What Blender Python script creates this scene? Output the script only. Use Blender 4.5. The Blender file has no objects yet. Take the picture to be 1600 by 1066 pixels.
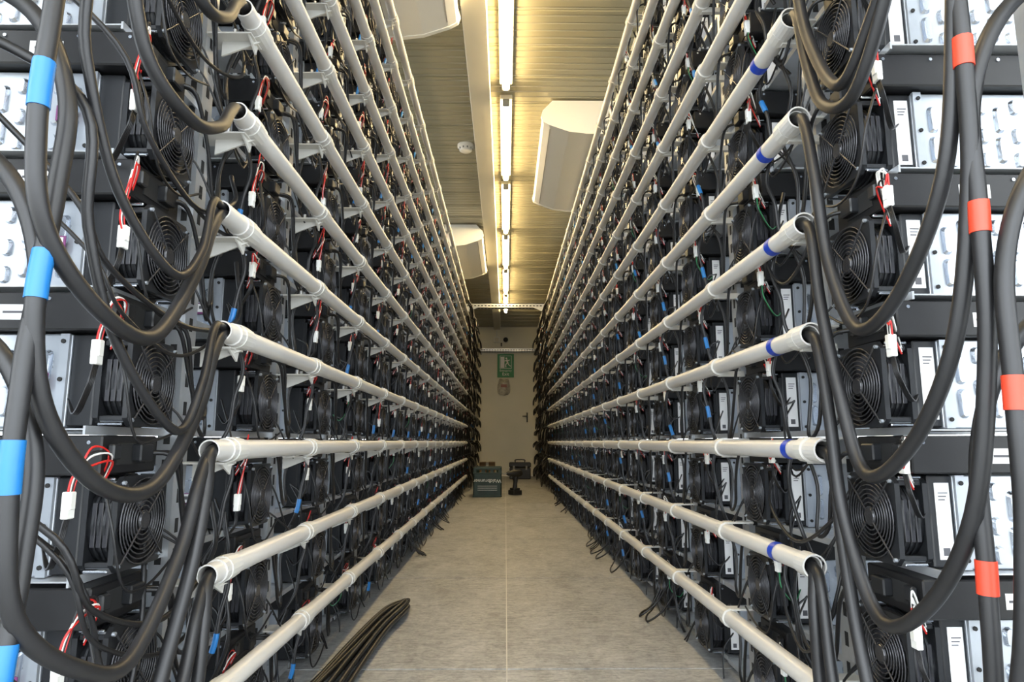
import bpy, math, random
from mathutils import Vector, Matrix
random.seed(7)
R = random.uniform
H = 0.56            # camera height above floor
S = 0.185           # row pitch
PITCH_Y = 0.44      # column pitch
Z0 = H - 0.013      # conduit row 0
XL, XR = -0.445, 0.495   # conduit axis
FL, FR = -0.492, 0.522   # fan fronts
YBACK = 11.2
ZC = H + 1.93
COL0 = 0.535
NCOL = 23

# ---------------------------------------------------------------- materials
def mat(name, col, rough=0.5, metal=0.0, noise=0.0, nscale=20, bump=0.0, bscale=60, emit=None, estr=0, spec=None, rvar=0.0):
    m = bpy.data.materials.new(name); m.use_nodes = True
    nt = m.node_tree; b = nt.nodes['Principled BSDF']
    b.inputs['Base Color'].default_value = (*col, 1)
    b.inputs['Roughness'].default_value = rough
    b.inputs['Metallic'].default_value = metal
    if spec is not None: b.inputs['Specular IOR Level'].default_value = spec
    if emit:
        b.inputs['Emission Color'].default_value = (*emit, 1)
        b.inputs['Emission Strength'].default_value = estr
    tc = nt.nodes.new('ShaderNodeTexCoord')
    if noise > 0 or rvar > 0:
        n = nt.nodes.new('ShaderNodeTexNoise'); n.inputs['Scale'].default_value = nscale
        n.inputs['Detail'].default_value = 5
        nt.links.new(tc.outputs['Object'], n.inputs['Vector'])
        if noise > 0:
            r = nt.nodes.new('ShaderNodeValToRGB')
            r.color_ramp.elements[0].position = 0.3; r.color_ramp.elements[1].position = 0.7
            r.color_ramp.elements[0].color = (*[c*(1-noise) for c in col], 1)
            r.color_ramp.elements[1].color = (*[min(1, c*(1+noise)) for c in col], 1)
            nt.links.new(n.outputs['Fac'], r.inputs['Fac'])
            nt.links.new(r.outputs['Color'], b.inputs['Base Color'])
        if rvar > 0:
            mr = nt.nodes.new('ShaderNodeMapRange')
            mr.inputs['To Min'].default_value = max(0, rough-rvar); mr.inputs['To Max'].default_value = min(1, rough+rvar)
            nt.links.new(n.outputs['Fac'], mr.inputs['Value']); nt.links.new(mr.outputs['Result'], b.inputs['Roughness'])
    if bump > 0:
        n2 = nt.nodes.new('ShaderNodeTexNoise'); n2.inputs['Scale'].default_value = bscale
        nt.links.new(tc.outputs['Object'], n2.inputs['Vector'])
        bp = nt.nodes.new('ShaderNodeBump'); bp.inputs['Strength'].default_value = bump; bp.inputs['Distance'].default_value = 0.002
        nt.links.new(n2.outputs['Fac'], bp.inputs['Height']); nt.links.new(bp.outputs['Normal'], b.inputs['Normal'])
    return m

M = {}
M['fan']   = mat('black_fan_plastic', (0.014, 0.015, 0.017), 0.34, rvar=0.08)
M['blade'] = mat('black_blade_plastic', (0.022, 0.022, 0.026), 0.28)
M['grille']= mat('black_grille_wire', (0.07, 0.07, 0.075), 0.25, 0.6)
M['silver']= mat('galvanised_steel', (0.44, 0.475, 0.52), 0.30, 0.55, noise=0.14, nscale=12, rvar=0.1)
M['slot']  = mat('pressed_steel', (0.50, 0.54, 0.60), 0.20, 0.9)
M['psu']   = mat('psu_black_metal', (0.010, 0.010, 0.011), 0.42, 0.2, noise=0.2, nscale=30)
M['label'] = mat('label_white', (0.74, 0.74, 0.74), 0.5)
M['ink']   = mat('label_ink', (0.08, 0.08, 0.09), 0.6)
M['purple']= mat('label_purple', (0.16, 0.03, 0.13), 0.5)
M['cable'] = mat('black_rubber_cable', (0.008, 0.008, 0.009), 0.42, bump=0.1, bscale=200)
M['bigcable'] = mat('dark_power_cable', (0.012, 0.012, 0.013), 0.43, noise=0.25, nscale=15)
M['red']   = mat('red_wire', (0.55, 0.015, 0.012), 0.4)
M['white'] = mat('white_nylon', (0.8, 0.8, 0.76), 0.4)
M['green'] = mat('green_wire', (0.02, 0.2, 0.07), 0.4)
M['blue']  = mat('blue_sleeve', (0.012, 0.15, 0.42), 0.4)
M['dblue'] = mat('blue_tape', (0.01, 0.05, 0.42), 0.4)
M['redtape']= mat('red_sleeve', (0.60, 0.05, 0.02), 0.45)
M['pvc']   = mat('grey_white_pvc', (0.55, 0.54, 0.515), 0.33, noise=0.04, nscale=6, rvar=0.06)
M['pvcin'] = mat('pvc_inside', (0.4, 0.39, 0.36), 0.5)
M['bracket']= mat('bracket_plastic', (0.56, 0.55, 0.51), 0.4)
M['post']  = mat('rack_post_steel', (0.50, 0.52, 0.54), 0.36, 0.6, noise=0.1, nscale=25)
M['dark']  = mat('slot_dark', (0.01, 0.01, 0.01), 0.8)
M['ac']    = mat('ac_white_plastic', (0.72, 0.71, 0.65), 0.35)
M['acgrey']= mat('ac_vent_grey', (0.25, 0.25, 0.23), 0.5)
M['cream'] = mat('cream_painted_metal', (0.64, 0.60, 0.48), 0.35, noise=0.04, nscale=3)
M['wall']  = mat('wall_panel_cream', (0.70, 0.67, 0.54), 0.5, noise=0.05, nscale=2)
M['ceil']  = mat('ceiling_sheet_metal', (0.31, 0.285, 0.19), 0.30, 0.1)
M['tube']  = mat('fluorescent_tube', (1, 0.95, 0.8), 0.5, emit=(1.0, 0.76, 0.41), estr=34)
M['exit']  = mat('exit_green', (0.02, 0.24, 0.08), 0.5)
M['signw'] = mat('sign_white', (0.85, 0.88, 0.85), 0.5)
M['crate'] = mat('dark_green_crate', (0.012, 0.035, 0.025), 0.5, noise=0.2, nscale=20)
M['cardboard'] = mat('cardboard', (0.18, 0.11, 0.05), 0.8)
M['toolblk']= mat('toolbox_black', (0.015, 0.015, 0.015), 0.5)
M['bagp']  = mat('plastic_bag', (0.5, 0.47, 0.38), 0.3, noise=0.3, nscale=30)
M['bagd']  = mat('bag_print', (0.3, 0.12, 0.08), 0.5)
M['seam']  = mat('floor_seam', (0.60, 0.60, 0.57), 0.7)
M['ground']= mat('concrete_ground', (0.45, 0.44, 0.42), 0.9, noise=0.15, nscale=2)

def floor_mat():
    m = bpy.data.materials.new('grey_floor_board'); m.use_nodes = True
    nt = m.node_tree; b = nt.nodes['Principled BSDF']; L = nt.links
    tc = nt.nodes.new('ShaderNodeTexCoord')
    def noise(scale_xyz, sc, det, dist):
        mp = nt.nodes.new('ShaderNodeMapping'); mp.inputs['Scale'].default_value = scale_xyz
        L.new(tc.outputs['Object'], mp.inputs['Vector'])
        n = nt.nodes.new('ShaderNodeTexNoise'); n.inputs['Scale'].default_value = sc; n.inputs['Detail'].default_value = det
        n.inputs['Roughness'].default_value = 0.65; n.inputs['Distortion'].default_value = dist
        L.new(mp.outputs['Vector'], n.inputs['Vector']); return n
    n1 = noise((3,1.2,1),2.2,10,0.8); n2 = noise((8,45,1),2,6,1.2); n3 = noise((1,1,1),90,3,0); n4 = noise((1,1,1),14,8,2.0)
    prev=None
    for n,wt in ((n1,0.25),(n2,0.30),(n3,0.20),(n4,0.25)):
        a = nt.nodes.new('ShaderNodeMath'); a.operation='MULTIPLY_ADD'; a.inputs[1].default_value=wt
        L.new(n.outputs['Fac'], a.inputs[0])
        if prev: L.new(prev.outputs[0], a.inputs[2])
        else: a.inputs[2].default_value=0
        prev=a
    r = nt.nodes.new('ShaderNodeValToRGB')
    r.color_ramp.elements[0].position = 0.41; r.color_ramp.elements[0].color = (0.165, 0.168, 0.165, 1)
    r.color_ramp.elements[1].position = 0.59; r.color_ramp.elements[1].color = (0.43, 0.43, 0.42, 1)
    L.new(prev.outputs[0], r.inputs['Fac']); L.new(r.outputs['Color'], b.inputs['Base Color'])
    b.inputs['Roughness'].default_value = 0.5
    bp = nt.nodes.new('ShaderNodeBump'); bp.inputs['Strength'].default_value = 0.25; bp.inputs['Distance'].default_value = 0.003
    L.new(prev.outputs[0], bp.inputs['Height']); L.new(bp.outputs['Normal'], b.inputs['Normal'])
    return m
M['floor'] = floor_mat()

# ---------------------------------------------------------------- mesh builder
class MB:
    def __init__(s): s.v=[]; s.f=[]; s.m=[]; s.sm=[]; s.mats=[]
    def mi(s, k):
        if k not in s.mats: s.mats.append(k)
        return s.mats.index(k)
    def add(s, verts, faces, k, smooth=False):
        o=len(s.v); i=s.mi(k); s.v.extend(verts)
        for f in faces:
            s.f.append([o+a for a in f]); s.m.append(i); s.sm.append(smooth)
    def box(s, x0,x1,y0,y1,z0,z1,k):
        if x0>x1: x0,x1=x1,x0
        v=[(x,y,z) for x in (x0,x1) for y in (y0,y1) for z in (z0,z1)]
        s.add(v,[(0,1,3,2),(4,6,7,5),(0,4,5,1),(2,3,7,6),(0,2,6,4),(1,5,7,3)],k)
    def cbox(s, x0,x1,y0,y1,z0,z1,k,b=0.002):
        if x0>x1: x0,x1=x1,x0
        c=((x0+x1)/2,(y0+y1)/2,(z0+z1)/2); h=(abs(x1-x0)/2,abs(y1-y0)/2,abs(z1-z0)/2)
        b=min(b,min(h)*0.9); v=[]; idx={}
        for i in (-1,1):
            for j in (-1,1):
                for l in (-1,1):
                    sg=(i,j,l)
                    for a in range(3):
                        p=[c[t]+sg[t]*(h[t]-(0 if t==a else b)) for t in range(3)]
                        idx[(i,j,l,a)]=len(v); v.append(tuple(p))
        f=[]
        for a in range(3):
            o=[t for t in range(3) if t!=a]
            for sg in (-1,1):
                q=[]
                for (p,r_) in ((-1,-1),(1,-1),(1,1),(-1,1)):
                    t=[0,0,0]; t[a]=sg; t[o[0]]=p; t[o[1]]=r_; q.append(idx[(*t,a)])
                if (sg==1)!=(a!=1): q=q[::-1]
                f.append(q)
            for p in (-1,1):
                for r_ in (-1,1):
                    t0=[0,0,0]; t0[o[0]]=p; t0[o[1]]=r_; t1=list(t0); t0[a]=-1; t1[a]=1
                    f.append([idx[(*t0,o[0])],idx[(*t1,o[0])],idx[(*t1,o[1])],idx[(*t0,o[1])]])
        for i in (-1,1):
            for j in (-1,1):
                for l in (-1,1): f.append([idx[(i,j,l,0)],idx[(i,j,l,1)],idx[(i,j,l,2)]])
        s.add(v,f,k)
    def tube(s, path, r, k, n=8, caps=True, smooth=True):
        P=[Vector(p) for p in path]; N=len(P); v=[]; f=[]
        up=None
        for i,p in enumerate(P):
            t=(P[min(i+1,N-1)]-P[max(i-1,0)])
            if t.length<1e-9: t=Vector((0,0,1))
            t.normalize()
            if up is None:
                a=Vector((0,0,1)) if abs(t.z)<0.9 else Vector((1,0,0)); up=(a-t*a.dot(t)).normalized()
            else:
                up=(up-t*up.dot(t))
                if up.length<1e-6: up=t.orthogonal()
                up.normalize()
            w=t.cross(up); rr=r[i] if isinstance(r,(list,tuple)) else r
            for j in range(n):
                an=2*math.pi*j/n; q=p+(up*math.cos(an)+w*math.sin(an))*rr; v.append(tuple(q))
        for i in range(N-1):
            for j in range(n):
                f.append((i*n+j,i*n+(j+1)%n,(i+1)*n+(j+1)%n,(i+1)*n+j))
        s.add(v,f,k,smooth)
        if caps:
            s.add(v[:n],[tuple(range(n))[::-1]],k); s.add(v[-n:],[tuple(range(n))],k)
    def torus(s, c, R_, r, k, axis='x', n=28, m=5):
        v=[];f=[]
        for i in range(n):
            a=2*math.pi*i/n
            for j in range(m):
                b=2*math.pi*j/m; rr=R_+r*math.cos(b); h=r*math.sin(b)
                if axis=='x': v.append((c[0]+h,c[1]+rr*math.cos(a),c[2]+rr*math.sin(a)))
                elif axis=='y': v.append((c[0]+rr*math.cos(a),c[1]+h,c[2]+rr*math.sin(a)))
                else: v.append((c[0]+rr*math.cos(a),c[1]+rr*math.sin(a),c[2]+h))
        for i in range(n):
            for j in range(m):
                f.append((i*m+j,((i+1)%n)*m+j,((i+1)%n)*m+(j+1)%m,i*m+(j+1)%m))
        s.add(v,f,k,True)
    def lathe(s, c, prof, k, axis='x', n=24, smooth=True, close=False):
        v=[];f=[];m=len(prof)
        for i in range(n):
            a=2*math.pi*i/n
            for (h,r) in prof:
                if axis=='x': v.append((c[0]+h,c[1]+r*math.cos(a),c[2]+r*math.sin(a)))
                elif axis=='y': v.append((c[0]+r*math.cos(a),c[1]+h,c[2]+r*math.sin(a)))
                else: v.append((c[0]+r*math.cos(a),c[1]+r*math.sin(a),c[2]+h))
        for i in range(n):
            for j in range(m if close else m-1):
                f.append((i*m+j,((i+1)%n)*m+j,((i+1)%n)*m+(j+1)%m,i*m+(j+1)%m))
        s.add(v,f,k,smooth)
    def prism_y(s, prof, y0, y1, k):
        n=len(prof); v=[(x,y0,z) for x,z in prof]+[(x,y1,z) for x,z in prof]
        f=[tuple(range(n)),tuple(range(2*n-1,n-1,-1))]+[(i,(i+1)%n,n+(i+1)%n,n+i) for i in range(n)]
        s.add(v,f,k)
    def prism_x(s, prof, x0, x1, k):
        n=len(prof); v=[(x0,y,z) for y,z in prof]+[(x1,y,z) for y,z in prof]
        f=[tuple(range(n)),tuple(range(2*n-1,n-1,-1))]+[(i,(i+1)%n,n+(i+1)%n,n+i) for i in range(n)]
        s.add(v,f,k)
    def flange(s, x0, x1, h, r, k, n=32):
        out=[];inn=[]
        for i in range(n):
            a=2*math.pi*(i+0.5)/n; c,sn=math.cos(a),math.sin(a)
            t=h/max(abs(c),abs(sn)); q=(c*t,sn*t)
            L_=math.hypot(*q); L2=min(L_,h*1.33); out.append((q[0]*L2/L_,q[1]*L2/L_)); inn.append((c*r,sn*r))
        v=[(x0,*p) for p in out]+[(x0,*p) for p in inn]+[(x1,*p) for p in out]+[(x1,*p) for p in inn]
        f=[]
        for i in range(n):
            j=(i+1)%n
            f+=[(i,j,n+j,n+i),(2*n+i,3*n+i,3*n+j,2*n+j),(i,2*n+i,2*n+j,j),(n+i,n+j,3*n+j,3*n+i)]
        s.add(v,f,k)
    def mesh(s, name):
        me=bpy.data.meshes.new(name); me.from_pydata(s.v,[],s.f)
        for k in s.mats: me.materials.append(M[k])
        me.polygons.foreach_set('material_index', s.m); me.polygons.foreach_set('use_smooth', s.sm)
        me.update(); return me
    def obj(s, name, parent=None, loc=(0,0,0)):
        o=bpy.data.objects.new(name, s.mesh(name)); bpy.context.collection.objects.link(o)
        o.location=loc
        if parent: o.parent=parent
        return o

def empty(name, loc=(0,0,0)):
    e=bpy.data.objects.new(name,None); bpy.context.collection.objects.link(e); e.location=loc; e.empty_display_size=0.1; return e

def cr(pts, n=6):
    P=[Vector(p) for p in pts]; P=[P[0]*2-P[1]]+P+[P[-1]*2-P[-2]]; out=[]
    for i in range(1,len(P)-2):
        a,b,c,d=P[i-1],P[i],P[i+1],P[i+2]
        for j in range(n):
            t=j/n
            out.append(0.5*((2*b)+(c-a)*t+(2*a-5*b+4*c-d)*t*t+(3*b-a-3*c+d)*t**3))
    out.append(P[-2]); return out

# ---------------------------------------------------------------- mining unit
def unit_mesh(sd, name):
    b=MB(); X=lambda u: sd*u
    for i in range(8):
        b.torus((X(-0.003),0,0), 0.013+i*0.0062, 0.0012, 'grille', n=30, m=4)
    for a in (45,135,225,315):
        a=math.radians(a); c,sn=math.cos(a),math.sin(a)
        b.tube([(X(-0.004),c*0.012,sn*0.012),(X(-0.004),c*0.072,sn*0.072)],0.0014,'grille',n=5)
    b.lathe((0,0,0),[(X(-0.005),0.0001),(X(-0.005),0.011),(X(-0.002),0.013)],'grille',n=16,smooth=False)
    b.flange(X(0),X(0.007),0.06,0.0565,'fan')
    b.flange(X(0.038),X(0.045),0.06,0.0565,'fan')
    b.lathe((0,0,0),[(X(0.007),0.0585),(X(0.038),0.0585),(X(0.038),0.0565),(X(0.007),0.0565)],'fan',n=32,close=True)
    for u in (0.015,0.0225,0.030):
        b.lathe((0,0,0),[(X(u-0.0015),0.058),(X(u-0.0015),0.0605),(X(u+0.0015),0.0605),(X(u+0.0015),0.058)],'fan',n=32,smooth=False)
    for y in (-1,1):
        for z in (-1,1):
            b.tube([(X(-0.004),y*0.052,z*0.052),(X(0.047),y*0.052,z*0.052)],0.0028,'silver',n=8)
            b.cbox(X(0.007),X(0.038),y*0.0600,y*0.056,z*0.0590-z*0.0035,z*0.0590,'slot',0.001)
            b.cbox(X(0.007),X(0.038),y*0.059-0.002*y,y*0.059-0.012*y,z*0.053,z*0.046,'fan',0.001)
        for u in (0.0105,0.0185,0.0265):
            b.cbox(X(u),X(u+0.006),y*0.0575,y*0.0592,-0.028,0.028,'blade',0.0006)
    b.lathe((0,0,0),[(X(0.006),0.0001),(X(0.006),0.019),(X(0.009),0.0215),(X(0.036),0.0215)],'blade',n=20)
    for i in range(7):
        a0=2*math.pi*i/7; v=[];f=[]
        for j in range(5):
            r=0.021+j*0.0085
            for q,(da,u) in enumerate(((-0.34,0.010+0.001*j),(0.0,0.019),(0.34,0.031-0.001*j))):
                a=a0+da+j*0.07; v.append((X(u),r*math.cos(a),r*math.sin(a)))
        for j in range(4):
            for q in range(2): f.append((j*3+q,j*3+q+1,(j+1)*3+q+1,(j+1)*3+q))
        b.add(v,f,'blade',True)
    b.box(X(0.040),X(0.044),-0.055,0.055,-0.055,0.055,'dark')
    b.cbox(X(0.045),X(0.078),-0.061,0.061,-0.0605,0.0605,'fan',0.002)
    if sd>0:
        b.box(X(0.053),X(0.073),-0.0622,-0.061,-0.050,0.050,'label')
        for i in range(3):
            b.box(X(0.057),X(0.070-0.002*(i%3)),-0.0626,-0.0622,0.036-i*0.0045,0.0375-i*0.0045,'ink')
        b.box(X(0.058),X(0.067),-0.0626,-0.0622,-0.045,-0.035,'ink')
    # silver miner body with pressed louvres
    b.cbox(X(0.078),X(0.42),-0.064,0.064,-0.0625,0.0605,'silver',0.002)
    for yy in (-1,1):
        y1=yy*0.064; y2=yy*0.069
        for c in range(12):
            u=0.107+c*0.0245; hh=0.017
            for z in ((-0.033,0.022) if c%2==0 else (-0.008,0.045,-0.052)):
                h2=hh if c%2==0 else 0.007
                w=0.0075; n=10; pts=[]
                for i in range(n):
                    a=2*math.pi*i/n; pts.append((w*math.cos(a), w*math.sin(a)+(h2 if math.sin(a)>=0 else -h2)))
                v=[(X(u+p[0]),y1,z*.85+p[1]*.85) for p in pts]+[(X(u+p[0]*0.6),y2,z*.85+p[1]*0.72) for p in pts]
                b.add(v,[(i,(i+1)%n,n+(i+1)%n,n+i) for i in range(n)],'slot')
                b.add(v,[tuple(range(n,2*n))],'silver' if c%2 else 'slot')
    b.box(X(0.078),X(0.090),-0.069,-0.064,-0.062,0.060,'silver')
    for z in (-0.05,0,0.05):
        b.lathe((X(0.085),-0.069,z),[(-0.002,0.0001),(-0.002,0.003),(0,0.003)],'dark',axis='y',n=8,smooth=False)
    if sd<0:
        b.box(X(0.100),X(0.128),-0.0705,-0.069,-0.014,0.008,'purple')
        b.box(X(0.103),X(0.125),-0.0710,-0.0705,-0.010,0.006,'label')
        b.box(X(0.106),X(0.120),-0.0713,-0.0710,-0.004,0.002,'ink')
    # psu on top
    b.cbox(X(0.014),X(0.42),-0.082,0.050,0.0630,0.1130,'psu',0.002)
    b.box(X(0.0125),X(0.014),-0.05,0.02,0.075,0.103,'dark')
    b.cbox(X(0.005),X(0.014),-0.070,-0.052,0.082,0.102,'fan',0.002)
    b.cbox(X(0.000),X(0.014),-0.015,0.018,0.078,0.102,'fan',0.002)
    for u in (0.03,0.10,0.20,0.30):
        b.lathe((X(u),-0.082,0.104),[(-0.0015,0.0001),(-0.0015,0.0025),(0,0.0025)],'slot',axis='y',n=8,smooth=False)
    b.box(X(0.12),X(0.165),-0.0826,-0.082,0.076,0.096,'label')
    b.box(X(0.124),X(0.158),-0.0829,-0.0826,0.0845,0.0875,'ink')
    # shelf
    b.box(X(0.04),X(0.42),-0.085,0.35,-0.0655,-0.0635,'post')
    b.box(X(0.037),X(0.040),-0.085,0.35,-0.071,-0.060,'post')
    return b.mesh(name)

def cable_mesh(sd, seed, name):
    b=MB(); rnd=random.Random(seed); r=rnd.uniform; X=lambda u: sd*u
    for i in range(1 if sd>0 else 2):
        y0=0.03+r(-0.02,0.01)
        b.tube(cr([(X(0.010),y0,0.09),(X(-0.010-r(0,.008)),y0+0.02,0.082),(X(-0.008),0.085+r(-.005,.01),0.03+r(-.02,.02)),(X(0.0),0.12+r(0,.02),-0.04+r(-.03,.02)),
              (X(0.01),0.17+r(0,.03),-0.05+r(-.03,.03)),(X(0.02),0.20,0.03),(X(0.0),0.205,0.10)],5),0.0034,'cable',n=6)
    y=0.245+r(-.02,.04); zs=r(-0.05,0.03)
    if seed%7!=3:
        pth=cr([(X(-0.005),y,0.10),(X(-0.015),y+0.005,0.05),(X(-0.008),y+r(-.02,.02),0.0),(X(0.0),y-0.01,-0.06),(X(0.03),y+r(-.04,.02),-0.115)],6)
        b.tube(pth,0.0038,'cable',n=6)
        if seed%2==0:
            i0=max(range(len(pth)),key=lambda i:-abs(pth[i].z-zs)); b.tube(pth[max(0,i0-1):i0+3],0.0052,'blue',n=8)
    for i in range(1 if rnd.random()<.5 else 2):
        za=r(-0.02,0.05)
        b.tube(cr([(X(0.05),0.062,za),(X(0.01),0.09,za-0.03),(X(-0.010),0.14,-0.07-r(0,.05)),(X(-0.005),0.24,-0.10-r(0,.04)),(X(0.01),0.30,-0.05+r(-.03,.03)),(X(0.05),0.34,0.0)],5),0.0020,'cable',n=5)
    if sd<0 or seed%3==0:
        b.tube(cr([(X(0.02),-0.07,0.06),(X(-0.006),-0.085,0.0),(X(-0.012),-0.06,-0.07-r(0,.01)),(X(-0.012),0.0,-0.075-r(0,.02)),(X(-0.006),0.08,-0.06)],5),0.0020,'cable',n=5)
    if sd<0:
        c=(X(-0.006+r(-.006,.01)),-0.135+r(-.03,.03),0.02+r(-.04,.04))
    else:
        c=(X(0.0+r(-.01,.01)),-0.092+r(-.02,.005),0.065+r(-.03,.03))
    tilt=r(-.012,.012)
    for i,k in enumerate(('red','white','cable','red' if sd<0 else 'white')):
        o=i*0.0028-0.004; lp=r(-.01,.02)
        b.tube(cr([(X(0.03),-0.06,0.045+o),(X(0.0),-0.085-i*.003,0.085+o+lp),(c[0]-0.004*sd,(c[1]-0.085)/2-0.01,0.082+o+i*.004+lp),(c[0],c[1]+o+tilt,c[2]+0.035),(c[0],c[1]+o,c[2]+0.01)],6),0.0014,k,n=4)
        b.tube(cr([(c[0],c[1]+o,c[2]-0.01),(c[0],c[1]+o-0.01,c[2]-0.04),(X(0.03),c[1]+0.02+o,c[2]-0.07),(X(0.06),c[1]+0.05,c[2]-0.05)],5),0.0013,'cable' if i else 'green' if seed%6==0 else 'cable',n=4)
    b.cbox(c[0]-0.004,c[0]+0.004,c[1]-0.007,c[1]+0.007,c[2]-0.012,c[2]+0.012,'white',0.001)
    b.cbox(c[0]-0.0055,c[0]+0.0055,c[1]-0.005,c[1]+0.005,c[2]-0.002,c[2]+0.018,'white',0.001)
    return b.mesh(name)

KROWS=range(-2,10)     # conduits
def build_rack(sd, xf, tag, c0):
    rack=empty('mining_rig_rack')
    um=unit_mesh(sd,'mining_rig_mesh_'+tag)
    cms=[cable_mesh(sd,100*(sd+3)+i,'rig_wiring_mesh_%s_%d'%(tag,i)) for i in range(9)]
    n=0
    for ci in range(1,NCOL+1):
        y=c0+ci*PITCH_Y
        for k in range(-2,10):
            z=Z0-0.092+S*k
            o=bpy.data.objects.new('mining_rig_%d'%n,um); bpy.context.collection.objects.link(o)
            o.parent=rack; o.location=(xf+R(-.002,.002),y+R(-.004,.004),z); o.rotation_euler=(0,0,math.radians(R(-1.2,1.2)))
            if ci<22:
                w=bpy.data.objects.new('rig_wiring_%d'%n,cms[random.randrange(9)]); bpy.context.collection.objects.link(w)
                w.parent=rack; w.location=(xf,y,z)
            n+=1
    b=MB(); X=lambda u: xf+sd*u
    ztop=Z0+S*9+0.03
    for ci in range(0,NCOL+1):
        y=c0+ci*PITCH_Y+0.155
        if y<1.0 or y>YBACK-.05: continue
        b.box(X(0.030),X(0.033),y-0.02,y+0.02,0,ztop,'post')
        b.box(X(0.033),X(0.060),y-0.02,y-0.0175,0,ztop,'post')
        z=0.05
        while z<ztop-0.03:
            b.box(X(0.0293),X(0.030),y-0.005,y+0.005,z,z+0.022,'dark')
            b.box(X(0.040),X(0.050),y-0.0205,y-0.020,z,z+0.022,'dark')
            z+=0.046
        b.box(X(0.40),X(0.44),y-0.02,y+0.02,0,ztop,'post')
    b.box(X(0.025),X(0.06),0.88,YBACK-0.15,ztop,ztop+0.02,'post')
    b.box(X(0.40),X(0.44),0.88,YBACK-0.15,ztop,ztop+0.02,'post')
    b.box(X(0.425),X(0.44),0.84,0.88,0,ztop+0.02,'post')
    b.obj('rack_frame',rack)
    return rack
rackL=build_rack(-1,FL,'l',0.497); rackR=build_rack(1,FR,'r',0.535)

for sd in (-1,1):
    b=MB(); b.cbox(sd*0.61,sd*0.74,0.60,0.73,0,2.3,'post',0.003)
    for i in range(12):
        z=0.2+i*0.17; b.box(sd*0.607,sd*0.61,0.625,0.705,z,z+0.10,'psu')
    b.obj('power_feeder_column')

# ---------------------------------------------------------------- conduits
YE=7.65
def conduits(sd, xp, xf):
    b=MB(); ends={}
    for k in KROWS:
        z=Z0+S*k
        y0=(1.065 if sd>0 else 1.03)+R(-.012,.012)
        if k==0: y0=1.045 if sd>0 else 1.017
        if k==-2: y0=0.93
        if k==-1 and sd>0: y0=1.11
        if k==2 and sd<0: y0=1.0
        ends[k]=y0
        r=0.0162
        b.lathe((xp,0,z),[(y0,r),(YE,r)],'pvc',axis='y',n=20)
        b.lathe((xp,0,z),[(y0,r-0.0022),(y0+0.25,r-0.0022)],'pvcin',axis='y',n=20)
        b.lathe((xp,0,z),[(y0,r-0.0022),(y0,r)],'pvc',axis='y',n=20,smooth=False)
        b.lathe((xp,0,z),[(YE,0.0001),(YE,r)],'pvcin',axis='y',n=20,smooth=False)
        if sd>0:
            b.lathe((xp,0,z),[(y0-0.008,r+0.0008),(y0-0.008,r+0.0035),(y0+0.028,r+0.0035),(y0+0.03,r)],'pvc',axis='y',n=20,smooth=False)
            yt=y0+0.105+R(-.01,.02)
            b.lathe((xp,0,z),[(yt,r+0.0008),(yt+0.022,r+0.0008)],'dblue',axis='y',n=20)
        for c in range(1,30):
            yb=COL0+c*PITCH_Y+0.125
            if yb<y0+0.03 or yb>YE-0.03: continue
            b.lathe((xp,0,z),[(yb-0.012,r),(yb-0.012,r+0.004),(yb+0.012,r+0.004),(yb+0.012,r)],'bracket',axis='y',n=16,smooth=False)
            if sd<0:
                b.lathe((xp,0,z),[(yb-0.03,r),(yb-0.03,r+0.0025),(yb+0.03,r+0.0025),(yb+0.03,r)],'pvc',axis='y',n=16,smooth=False)
                b.box(xp-0.0,xf-0.032,yb-0.028,yb+0.022,z-0.0225,z-0.0195,'bracket')
                b.prism_x([(yb-0.026,z-0.0225),(yb+0.016,z-0.0225),(yb+0.010,z-0.040)],xp-0.004,xp-0.007,'bracket')
                b.prism_y([(xp+0.008,z-0.0225),(xp-0.06,z-0.0225),(xp-0.06,z-0.050)],yb-0.003,yb+0.001,'bracket')
                for dy in (-0.018,0.012):
                    b.lathe((xp-0.032,yb+dy,z-0.0195),[(0.010,0.0001),(0.010,0.004),(0,0.004)],'post',axis='z',n=8,smooth=False)
            else:
                b.box(xp,xf+0.032,yb-0.006,yb+0.006,z-0.0225,z-0.010,'bracket')
                b.box(xp,xf+0.032,yb-0.016,yb+0.016,z+0.0165,z+0.020,'bracket')
    return b, ends
bL,eL=conduits(-1,XL,FL); cl=bL.obj('conduit_pipes')
bR,eR=conduits(1,XR,FR); crr=bR.obj('conduit_pipes')

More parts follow.
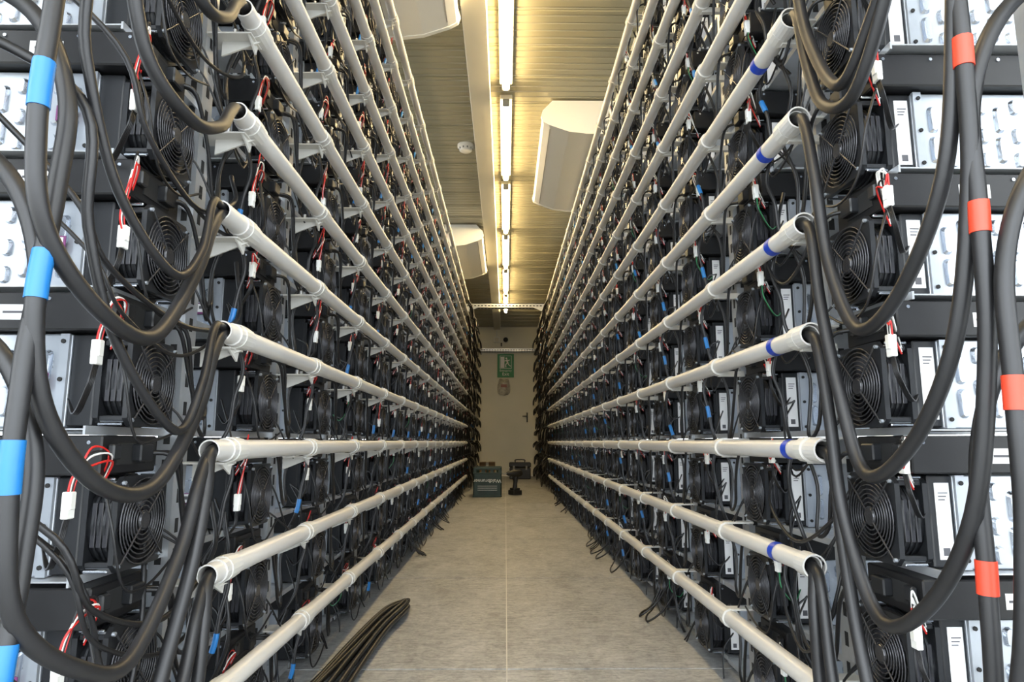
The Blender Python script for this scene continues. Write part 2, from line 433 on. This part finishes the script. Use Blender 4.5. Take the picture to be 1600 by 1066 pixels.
# ---------------------------------------------------------------- thick power cables
def big_cables():
    j=lambda s=0.008: R(-s,s)
    zc=lambda z: max(z,0.02)
    bl=MB()
    for k in list(KROWS):
        z=Z0+S*k; y0=eL[k]
        x=XL
        if k>=-1:
            short = k in (3,4,6,8)
            if not short:
                pts=[(x,y0+0.1,z-0.004),(x,y0+0.01,z-0.003),(x+0.006,y0-0.04,z-0.045),(x+0.012,y0-0.09+j(),z-0.13+j()),(x+0.018,y0-0.20+j(.02),z-0.23+j(.02)),
                     (x+0.01,y0-0.30+j(.015),z-0.215+j()),(x-0.005,y0-0.37,z-0.15),(x-0.01,y0-0.395+j(),z-0.05),(x-0.012,y0-0.380+j(),z+0.08),(x-0.02,y0-0.37,z+0.19),(x-0.07,y0-0.365,z+0.29),(-0.63,y0-0.36,z+0.36)]
                pts=[(a,b_,zc(c)) for a,b_,c in pts]
                p=cr(pts,8); bl.tube(p,0.0092,'bigcable',n=12)
                i=8*8-6; bl.tube(p[i-1:i+3],0.0102,'blue',n=12)
            else:
                pts=[(x,y0+0.1,z+0.002),(x,y0,z+0.002),(x+0.01,y0-0.05,z-0.02+j()),(x+0.022,y0-0.10+j(),z-0.085+j(.01)),(x+0.02,y0-0.19+j(.02),z-0.12+j(.01)),
                     (x+0.0,y0-0.27+j(.01),z-0.06+j(.01)),(x-0.01,y0-0.32,z+0.06),(x-0.03,y0-0.35,z+0.20),(-0.63,y0-0.36,z+0.32)]
                bl.tube(cr([(a,b_,zc(c)) for a,b_,c in pts],8),0.0092,'bigcable',n=12)
            if k in (1,2):
                pts=[(x+.002,y0+0.1,z+0.006),(x+.002,y0,z+0.006),(x+0.01,y0-0.05,z+0.0+j()),(x+0.022,y0-0.10+j(),z-0.08+j(.02)),(x+0.02,y0-0.17+j(.02),z-0.15+j(.02)),
                     (x+0.0,y0-0.27+j(.01),z-0.08+j(.02)),(x-0.01,y0-0.33,z+0.06),(x-0.02,y0-0.35,z+0.20),(-0.63,y0-0.36,z+0.30)]
                bl.tube(cr([(a,b_,zc(c)) for a,b_,c in pts],8),0.0060,'cable',n=10)
        if k in (0,-1):
            pts=[(x+.003,y0+0.08,z),(x+.003,y0,z-0.004),(x+0.012,y0-0.03,z-0.06),(x+0.014,y0-0.06-.02*k+j(),z-0.16),(x+0.0,y0-0.11-.03*k+j(),z-0.32),(x-0.01,y0-0.15-.03*k+j(),z-0.48)]
            p=[q for q in cr(pts,8) if q.z>0.012]
            if len(p)>4: bl.tube(p,0.0100,'bigcable',n=12)
    for i in range(12):
        z=Z0+S*R(-2,5.0); ya=R(0.72,0.8); yb=R(0.95,1.3); x=XL-R(0.015,0.035); sag=R(0.10,0.22); m=(ya+yb)/2
        pts=[(-0.62,0.70,z+R(0.05,.15)),(x-.02,ya,z),(x+0.0,ya+0.05,z-sag*.65),(x+0.005,m,z-sag),(x-0.005,yb-0.04,z-sag*.55),(x-0.03,yb,z+R(-.02,.08))]
        pts=[(a,b_,zc(c)) for a,b_,c in pts]
        p=cr(pts,7); bl.tube(p,R(0.0024,0.0042),'cable',n=7)
    bl.obj('power_cables')
    br=MB()
    for k in list(KROWS):
        z=Z0+S*k; y0=eR[k]; x=XR
        if k>=-1:
            D=0.40 if k>=0 else 0.31
            pts=[(x,y0+0.1,z-0.002),(x,y0,z-0.002),(x-0.004,y0-0.035,z-0.03),(x-0.01,y0-0.065+j(),z-0.14),(x-0.014,y0-0.10+j(),z-0.28*D/.4),(x-0.016,y0-0.17+j(.01),z-D+j(.012)),
                 (x-0.012,y0-0.27+j(.01),z-D*.90),(x-0.008,y0-0.36+j(.006),z-D*.62),(x-0.002,y0-0.395+j(.004),z-0.08),(x+0.0,y0-0.402,z+0.06),(x+0.008,y0-0.398,z+0.19),(x+0.05,y0-0.395,z+0.29),(0.63,y0-0.39,z+0.37)]
            if k in (4,6,8):
                pts=[(x,y0+0.1,z-0.002),(x,y0,z-0.002),(x-0.006,y0-0.04,z-0.02),(x-0.01,y0-0.07,z-0.12),(x-0.014,y0-0.12,z-0.22),(x-0.012,y0-0.20,z-0.25),(x-0.008,y0-0.28,z-0.17),(x,y0-0.34,z-0.04),(x+0.0,y0-0.36,z+0.06),(x+0.01,y0-0.37,z+0.19),(0.63,y0-0.38,z+0.32)]
            pts=[(a,b_,zc(c)) for a,b_,c in pts]
            p=cr(pts,8); br.tube(p,0.0090,'bigcable',n=12)
            if k not in (4,6,8):
                i=int(9.1*8); br.tube(p[i-1:i+2],0.0102,'redtape',n=12)
        if k==-1:
            pts=[(x+.003,y0+0.08,z),(x,y0,z-0.004),(x-0.01,y0-0.02,z-0.07),(x-0.012,y0-0.04+j(),z-0.2),(x-0.008,y0-0.08+j(),z-0.34),(x,y0-0.13,z-0.5)]
            p=[q for q in cr(pts,8) if q.z>0.012]
            if len(p)>4: br.tube(p,0.0100,'bigcable',n=12)
    for i in range(7):
        z=Z0+S*R(-2,5.5); ya=R(1.0,1.1); yb=R(1.2,1.35); x=XR+R(0.01,0.03); sag=R(0.08,0.18); m=(ya+yb)/2
        pts=[(x+0.03,ya,z+R(0,.1)),(x-0.0,ya+0.03,z-sag*.55),(x-0.005,m,z-sag),(x-0.0,yb-0.04,z-sag*.55),(x+0.03,yb,z)]
        br.tube(cr([(a,b_,zc(c)) for a,b_,c in pts],7),R(0.0024,0.0035),'cable',n=7)
    br.obj('power_cables')
    for sd,x in ((-1,XL),(1,XR)):
        b=MB()
        for k in KROWS:
            z=Z0+S*k
            for q in range(9):
                ya=YE-0.03+q*0.36 if q else YE; yb=min(ya+R(.32,.5),YBACK-.1); xx=x-sd*R(0.0,0.05); sag=R(.06,.17); m=(ya+yb)/2
                pts=[(x,ya-0.02,z),(xx,ya+0.05,z-sag*.5),(xx-sd*.01,m,z-sag),(xx,yb-0.05,z-sag*.4),(x+sd*0.01,yb,z+R(-.02,.04))]
                b.tube(cr([(a,b_,zc(c)) for a,b_,c in pts],5),R(.008,.012),'cable',n=7)
        b.obj('cable_loops')
big_cables()

b=MB()
for i in range(8):
    o=i*0.010-0.02; zz=0.009+ (i%3)*0.010
    ln=R(-.05,.05)
    pts=[(-0.48+o*.6,0.9,zz),(-0.42+o*.7,1.15,zz),(-0.395+o*.8,1.45+R(-.02,.02),zz),(-0.385+o*.7,1.75,zz+.004),(-0.365+o*.5,2.05+ln,zz+.01),(-0.335+o*.4,2.28+ln,zz+.012),(-0.345+o*.1,2.36+ln,zz),(-0.385+o*.2,2.25+ln,zz),(-0.41+o*.3,1.95,zz),(-0.44+o*.2,1.6,0.013)]
    b.tube(cr(pts,8),0.0065,'cable',n=8)
b.obj('loose_floor_cables')
for sd,xx in ((-1,-0.45),(1,0.49)):
    b=MB()
    for i in range(16):
        y=R(1.3,7.0); a=R(.0,.06); L_=R(.1,.3)
        pts=[(xx+sd*.05,y,0.14),(xx-sd*0.0,y+.03,0.05),(xx-sd*a,y+.3*L_,0.008),(xx-sd*a*.8,y+.7*L_,0.006),(xx-sd*.0,y+L_*.9,0.03),(xx+sd*.05,y+L_,0.12)]
        b.tube(cr(pts,6),0.0032,'cable',n=6)
    b.obj('trailing_cables')

# ---------------------------------------------------------------- room shell
WX=1.16; YF=-0.9; YS=6.1
b=MB(); b.box(-WX,WX,YF,YBACK,-0.03,-0.003,'seam')
ys=[YF,-0.48,0.64,1.76,2.88,4.0,5.12,6.24,7.36,8.48,9.6,10.72,YBACK]
for a,c in zip(ys[:-1],ys[1:]):
    for x0,x1 in ((-WX,0.004),(0.004,WX)):
        b.box(x0+0.0015,x1-0.0015,a+0.004,c-0.004,-0.003,0.0,'floor')
b.obj('floor')
b=MB(); b.box(-WX-.05,WX+.05,YF,YBACK+.05,ZC+0.012,ZC+0.06,'ceil')
y=YF; i=0
while y<YBACK:
    w=0.052
    b.prism_x([(y,ZC+0.012),(y+0.004,ZC+0.004),(y+w-0.004,ZC+0.004),(y+w,ZC+0.012)],-WX,WX,'ceil')
    if i%5==0: b.box(-WX,WX,y+w*.3,y+w*.45,ZC-0.001,ZC+0.005,'ceil')
    y+=w+0.004; i+=1
b.obj('ceiling')
b=MB(); b.box(-WX,WX,YBACK,YBACK+.06,0,ZC+0.012,'wall')
b.box(-0.47,-0.462,YBACK-.006,YBACK,0,ZC,'cream')
b.obj('wall_back')
def side_wall(sd,name):
    b=MB(); x0,x1=sd*WX,sd*(WX+0.06)
    b.box(x0,x1,YF,YS,0,0.06,'wall'); b.box(x0,x1,YF,YS,ZC-0.12,ZC+.012,'wall')
    b.box(x0,x1,YS,YBACK+.06,0,ZC+.012,'wall')
    y=YF
    while y<YS:
        b.box(x0,x1,y,y+0.05,0.06,ZC-0.12,'wall'); y+=1.0
    z=0.12
    while z<ZC-0.14:
        b.prism_y([(sd*WX,z+0.02),(sd*(WX+0.045),z-0.005),(sd*(WX+0.045),z-0.002),(sd*WX,z+0.023)],YF,YS,'cream'); z+=0.14
    b.obj(name)
side_wall(-1,'wall_left'); side_wall(1,'wall_right')
b=MB()
v=30; b.box(-v,v,-v,v,-0.20,-0.16,'ground'); b.obj('ground')

b=MB(); b.cbox(-0.20,-0.085,YF+.1,YBACK,ZC-0.045,ZC+0.004,'cream',0.004); b.obj('cable_trunking')
for i in range(8):
    y0=2.25-1.25*2+i*1.25; y1=y0+1.13
    if y1>YBACK: break
    e=empty('fluorescent_light',(0,y0,ZC))
    b=MB(); b.cbox(-0.035,0.035,0.0,1.10,-0.022,0.004,'cream',0.003)
    b.cbox(-0.020,0.020,-0.0,0.016,-0.064,-0.022,'acgrey',0.004); b.cbox(-0.020,0.020,1.084,1.10,-0.064,-0.022,'acgrey',0.004)
    b.obj('housing',e)
    b=MB(); b.tube([(0,0.016,-0.045),(0,1.084,-0.045)],0.019,'tube',n=16); b.obj('lamp_tube',e)

b=MB(); b.lathe((-0.265,4.15,ZC),[(0.004,0.055),(-0.012,0.055),(-0.016,0.045),(-0.034,0.042),(-0.042,0.03),(-0.044,0.0001)],'ac',axis='z',n=28)
for a in range(10):
    t=a*math.pi/5; b.box(-0.265+.043*math.cos(t)-.004,-0.265+.043*math.cos(t)+.004,4.15+.043*math.sin(t)-.004,4.15+.043*math.sin(t)+.004,ZC-0.030,ZC-0.019,'acgrey')
b.obj('smoke_detector')

def ac(sd,y0,L_):
    e=empty('air_conditioner',(0,y0,0)); z=lambda q: H+q
    pr=[(0.27,1.925),(0.215,1.865),(0.205,1.83),(0.215,1.80),(0.25,1.78),(0.36,1.742),(0.46,1.73),(0.80,1.73),(0.84,1.76),(0.84,1.925)]
    prof=[(sd*x,z(q)) for x,q in pr]
    b=MB(); b.prism_y(prof,0.02,L_-0.02,'ac')
    cx,cz=0.5,1.82
    pr2=[(sd*(cx+(x-cx)*1.02),z(min(1.926,cz+(q-cz)*1.04))) for x,q in pr]
    b.prism_y(pr2,0,0.02,'ac'); b.prism_y(pr2,L_-0.02,L_,'ac')
    b.obj('casing',e)
    b=MB()
    b.add([(sd*0.2115,0.08,z(1.862)),(sd*0.2115,L_-.08,z(1.862)),(sd*0.262,L_-.08,z(1.919)),(sd*0.262,0.08,z(1.919))],[(0,1,2,3)],'acgrey')
    for i in range(14):
        x=0.50+i*0.02; b.box(sd*x,sd*(x+0.006),0.1,L_-0.1,z(1.7275),z(1.731),'acgrey')
    b.add([(sd*0.2505,0.05,z(1.7785)),(sd*0.2505,L_-.05,z(1.7785)),(sd*0.255,L_-.05,z(1.776)),(sd*0.255,0.05,z(1.776))],[(0,1,2,3)],'acgrey')
    b.obj('grilles',e)
    return e
ac(1,3.55,1.3); ac(-1,1.40,1.27)
ac(-1,5.75,1.25)

def tray(name,y,zq,x0,x1):
    b=MB()
    b.box(x0,x1,y,y+0.003,zq,zq+0.05,'post'); b.box(x0,x1,y+0.1,y+0.103,zq,zq+0.05,'post')
    b.box(x0,x1,y,y+0.103,zq,zq+0.003,'post')
    x=x0+.02
    while x<x1-.03:
        b.box(x,x+0.025,y-0.001,y,zq+0.018,zq+0.032,'dark'); b.box(x,x+0.025,y+0.03,y+0.07,zq-0.001,zq,'dark'); x+=0.045
    return b
b=tray('cable_tray',8.5,H+1.725,-0.52,0.52)
for s_ in (-1,1):
    b.prism_y([(s_*0.50,H+1.66),(s_*0.36,H+1.725),(s_*0.50,H+1.725)],8.49,8.5,'post')
b.tube([(-0.5,8.55,H+1.787),(0.5,8.55,H+1.787)],0.010,'cable'); b.tube([(-0.5,8.53,H+1.785),(0.5,8.54,H+1.785)],0.007,'cable')
b.obj('cable_tray')
b=tray('cable_tray',YBACK-0.11,H+1.50,-0.75,0.75); b.obj('cable_tray')

b=MB(); b.lathe((0.0,YBACK,H+1.71),[(0,0.05),(-0.03,0.05),(-0.04,0.045)],'ac',axis='y',n=24)
b.lathe((0.0,YBACK-0.04,H+1.71),[(0,0.042),(-0.022,0.037),(-0.038,0.022),(-0.044,0.0001)],'fan',axis='y',n=20)
b.obj('dome_camera')
b=MB(); b.cbox(-0.20,-0.10,YBACK-.05,YBACK,H+1.66,H+1.76,'ac',.004); b.cbox(-0.185,-0.115,YBACK-.055,YBACK-.05,H+1.675,H+1.745,'cream',.002)
b.tube([(-0.15,YBACK-.02,H+1.76),(-0.15,YBACK-.02,H+1.9)],0.01,'ac')
b.cbox(-0.085,-0.06,YBACK-.03,YBACK,H+1.60,H+1.66,'toolblk',.003); b.obj('junction_box')

def text(body,size,loc,rot,m,parent,name,ext=0.0008,ax='CENTER'):
    c=bpy.data.curves.new(name,'FONT'); c.body=body; c.size=size; c.align_x=ax; c.align_y='CENTER'; c.extrude=ext
    c.materials.append(M[m]); o=bpy.data.objects.new(name,c); bpy.context.collection.objects.link(o)
    o.location=loc; o.rotation_euler=rot; o.parent=parent; return o
e=empty('exit_sign',(0.0,YBACK-0.012,H+1.27))
b=MB(); b.cbox(-0.14,0.14,-0.002,0.010,-0.20,0.20,'exit',.001)
b.box(-0.10,0.10,-0.0035,-0.002,-0.05,0.17,'signw')
b.box(-0.093,0.093,-0.0042,-0.0035,-0.043,0.163,'exit')
b.box(-0.085,-0.02,-0.006,-0.0042,-0.038,0.15,'signw')
def limb(pts,w):
    for p,q in zip(pts[:-1],pts[1:]):
        dx,dz=q[0]-p[0],q[1]-p[1]; L_=math.hypot(dx,dz); nx,nz=-dz/L_*w,dx/L_*w
        b.add([(p[0]+nx,-0.0062,p[1]+nz),(p[0]-nx,-0.0062,p[1]-nz),(q[0]-nx,-0.0062,q[1]-nz),(q[0]+nx,-0.0062,q[1]+nz)],[(0,1,2,3)],'signw')
b.lathe((0.012,-0.0062,0.125),[(0,0.0001),(0,0.015)],'signw',axis='y',n=16)
limb([(0.015,0.105),(0.035,0.045)],0.014)
limb([(0.033,0.048),(0.0,0.02),(0.005,-0.03)],0.008)
limb([(0.036,0.048),(0.055,0.01),(0.085,-0.01)],0.008)
limb([(0.015,0.10),(-0.012,0.075),(-0.03,0.09)],0.006)
limb([(0.02,0.10),(0.05,0.085),(0.07,0.10)],0.006)
b.obj('sign_plate',e)
text('Emergency',0.046,(0,-0.004,-0.085),(math.pi/2,0,0),'signw',e,'sign_text')
text('Exit',0.075,(0,-0.004,-0.145),(math.pi/2,0,0),'signw',e,'sign_text_2')
b=MB(); n=12; vv=[];ff=[]
for i in range(n+1):
    for q in range(n+1):
        u=i/n; w=q/n; wd=0.08+0.03*math.sin(w*2.6)
        dep=0.045*math.sin(u*math.pi)*max(0,math.sin(w*2.9))**.5
        vv.append((-0.03+(u-.5)*2*wd*(0.5+0.5*min(1,(1-w)*5+ .4)), YBACK-0.012-dep, H+1.04-w*0.27+0.008*math.sin(u*9)))
for i in range(n):
    for q in range(n): ff.append((i*(n+1)+q,i*(n+1)+q+1,(i+1)*(n+1)+q+1,(i+1)*(n+1)+q))
b.add(vv,ff,'bagp',True)
b.box(-0.08,0.02,YBACK-0.066,YBACK-0.060,H+0.90,H+0.95,'bagd')
b.obj('hanging_plastic_bag')
b=MB(); b.cbox(0.35,0.37,YBACK-.02,YBACK,H+0.32,H+0.48,'toolblk',.003); b.tube([(0.36,YBACK-.02,H+.42),(0.36,YBACK-.05,H+.42),(0.28,YBACK-.05,H+.42)],0.008,'toolblk'); b.obj('door_handle')

e=empty('drinks_crate',(-0.185,7.1,0))
b=MB(); w,d,h=0.145,0.17,0.30
for yy in (-d,d-0.012):
    b.cbox(-w,w,yy,yy+0.012,0,0.235,'crate',.003); b.cbox(-w,w,yy,yy+0.012,0.275,h,'crate',.003)
    for x in (-w,-0.06,0.03,w-0.03): b.box(x,x+0.03,yy+.001,yy+0.011,0.23,0.28,'crate')
for xx in (-w,w-0.012):
    b.cbox(xx,xx+0.012,-d,d,0,0.22,'crate',.003); b.cbox(xx,xx+0.012,-d,d,0.27,h,'crate',.003); b.box(xx,xx+.012,-d,-d+.05,.2,.28,'crate'); b.box(xx,xx+.012,d-.05,d,.2,.28,'crate')
b.box(-w,w,-d,d,0,0.01,'crate')
for x in (-0.05,0.045): b.box(x,x+.006,-d,d,0.01,0.2,'crate')
for z in (0.005,0.235): b.cbox(-w-.004,w+.004,-d-.005,-d+.001,z,z+0.012,'crate',.002)
for x in (-0.1,-0.05,0,0.05,0.1):
    b.tube([(x,-0.07,0.02),(x,-0.07,0.17),(x,-0.07,0.23),(x,-0.07,0.27)],[.028,.028,.012,.012],'crate',n=10)
b.obj('crate_body',e)
text('Waldbrunner',0.052,(0,-d-0.006,0.165),(math.pi/2,math.pi,0),'signw',e,'crate_lettering')
b=MB()
for z in (0.07,0.09,0.11): b.box(-0.10,0.10,-d-.003,-d-.0015,z,z+.003,'signw')
b.obj('crate_lines',e)
b=MB(); b.cbox(-0.37,-0.15,9.6,9.85,0,0.27,'cardboard',.002); b.box(-0.37,-0.15,9.55,9.6,0.265,0.27,'cardboard'); b.box(-0.28,-0.24,9.599,9.851,0.2,0.2705,'bagp'); b.obj('cardboard_box')
e=empty('tool_case',(0.22,10.3,0)); b=MB()
b.cbox(-0.16,0.16,-0.1,0.1,0.0,0.17,'toolblk',.012); b.cbox(-0.165,0.165,-0.105,0.105,0.175,0.25,'toolblk',.012)
for x in (-0.11,0.08): b.cbox(x,x+0.03,-0.112,-0.1,0.14,0.2,'acgrey',.002)
b.tube(cr([(-0.07,-0.0,0.245),(-0.065,0,0.285),(0.065,0,0.285),(0.07,0,0.245)],5),0.009,'toolblk')
b.obj('case_body',e)
e=empty('cordless_drill',(0.10,7.25,0)); b=MB()
b.cbox(-0.05,0.055,-0.06,0.06,0,0.05,'toolblk',.006)
b.cbox(-0.038,0.040,-0.045,0.045,0.05,0.072,'toolblk',.005)
b.tube([(0.0,0,0.07),(0.004,0,0.12),(0.012,0,0.19)],[.026,.022,.027],'toolblk',n=12)
b.tube([(0.085,0.0,0.225),(0.072,0,0.225),(0.055,0,0.225),(-0.03,0,0.225),(-0.045,0,0.225),(-0.08,0,0.225),(-0.10,0,0.225)],[.022,.034,.038,.038,.028,.025,.014],'toolblk',n=16)
b.tube([(-0.10,0,0.225),(-0.15,0,0.225)],.004,'post')
b.cbox(-0.026,-0.010,-.008,.008,0.15,0.185,'toolblk',.002)
b.obj('drill_body',e); e.rotation_euler=(0,0,math.radians(30))

# ---------------------------------------------------------------- light & camera
w=bpy.data.worlds.new('sky'); bpy.context.scene.world=w; w.use_nodes=True
bg=w.node_tree.nodes['Background']; bg.inputs['Color'].default_value=(0.86,0.93,1.0,1); bg.inputs['Strength'].default_value=4.3
cam=bpy.data.cameras.new('camera'); co=bpy.data.objects.new('camera',cam); bpy.context.collection.objects.link(co)
cam.sensor_width=36; cam.lens=23.4; cam.clip_start=0.02
co.location=(0,0,H); co.rotation_euler=(math.radians(90+8.6),0,math.radians(-0.55))
bpy.context.scene.camera=co
vs=bpy.context.scene.view_settings
vs.view_transform='Standard'; vs.look='None'; vs.exposure=0.9
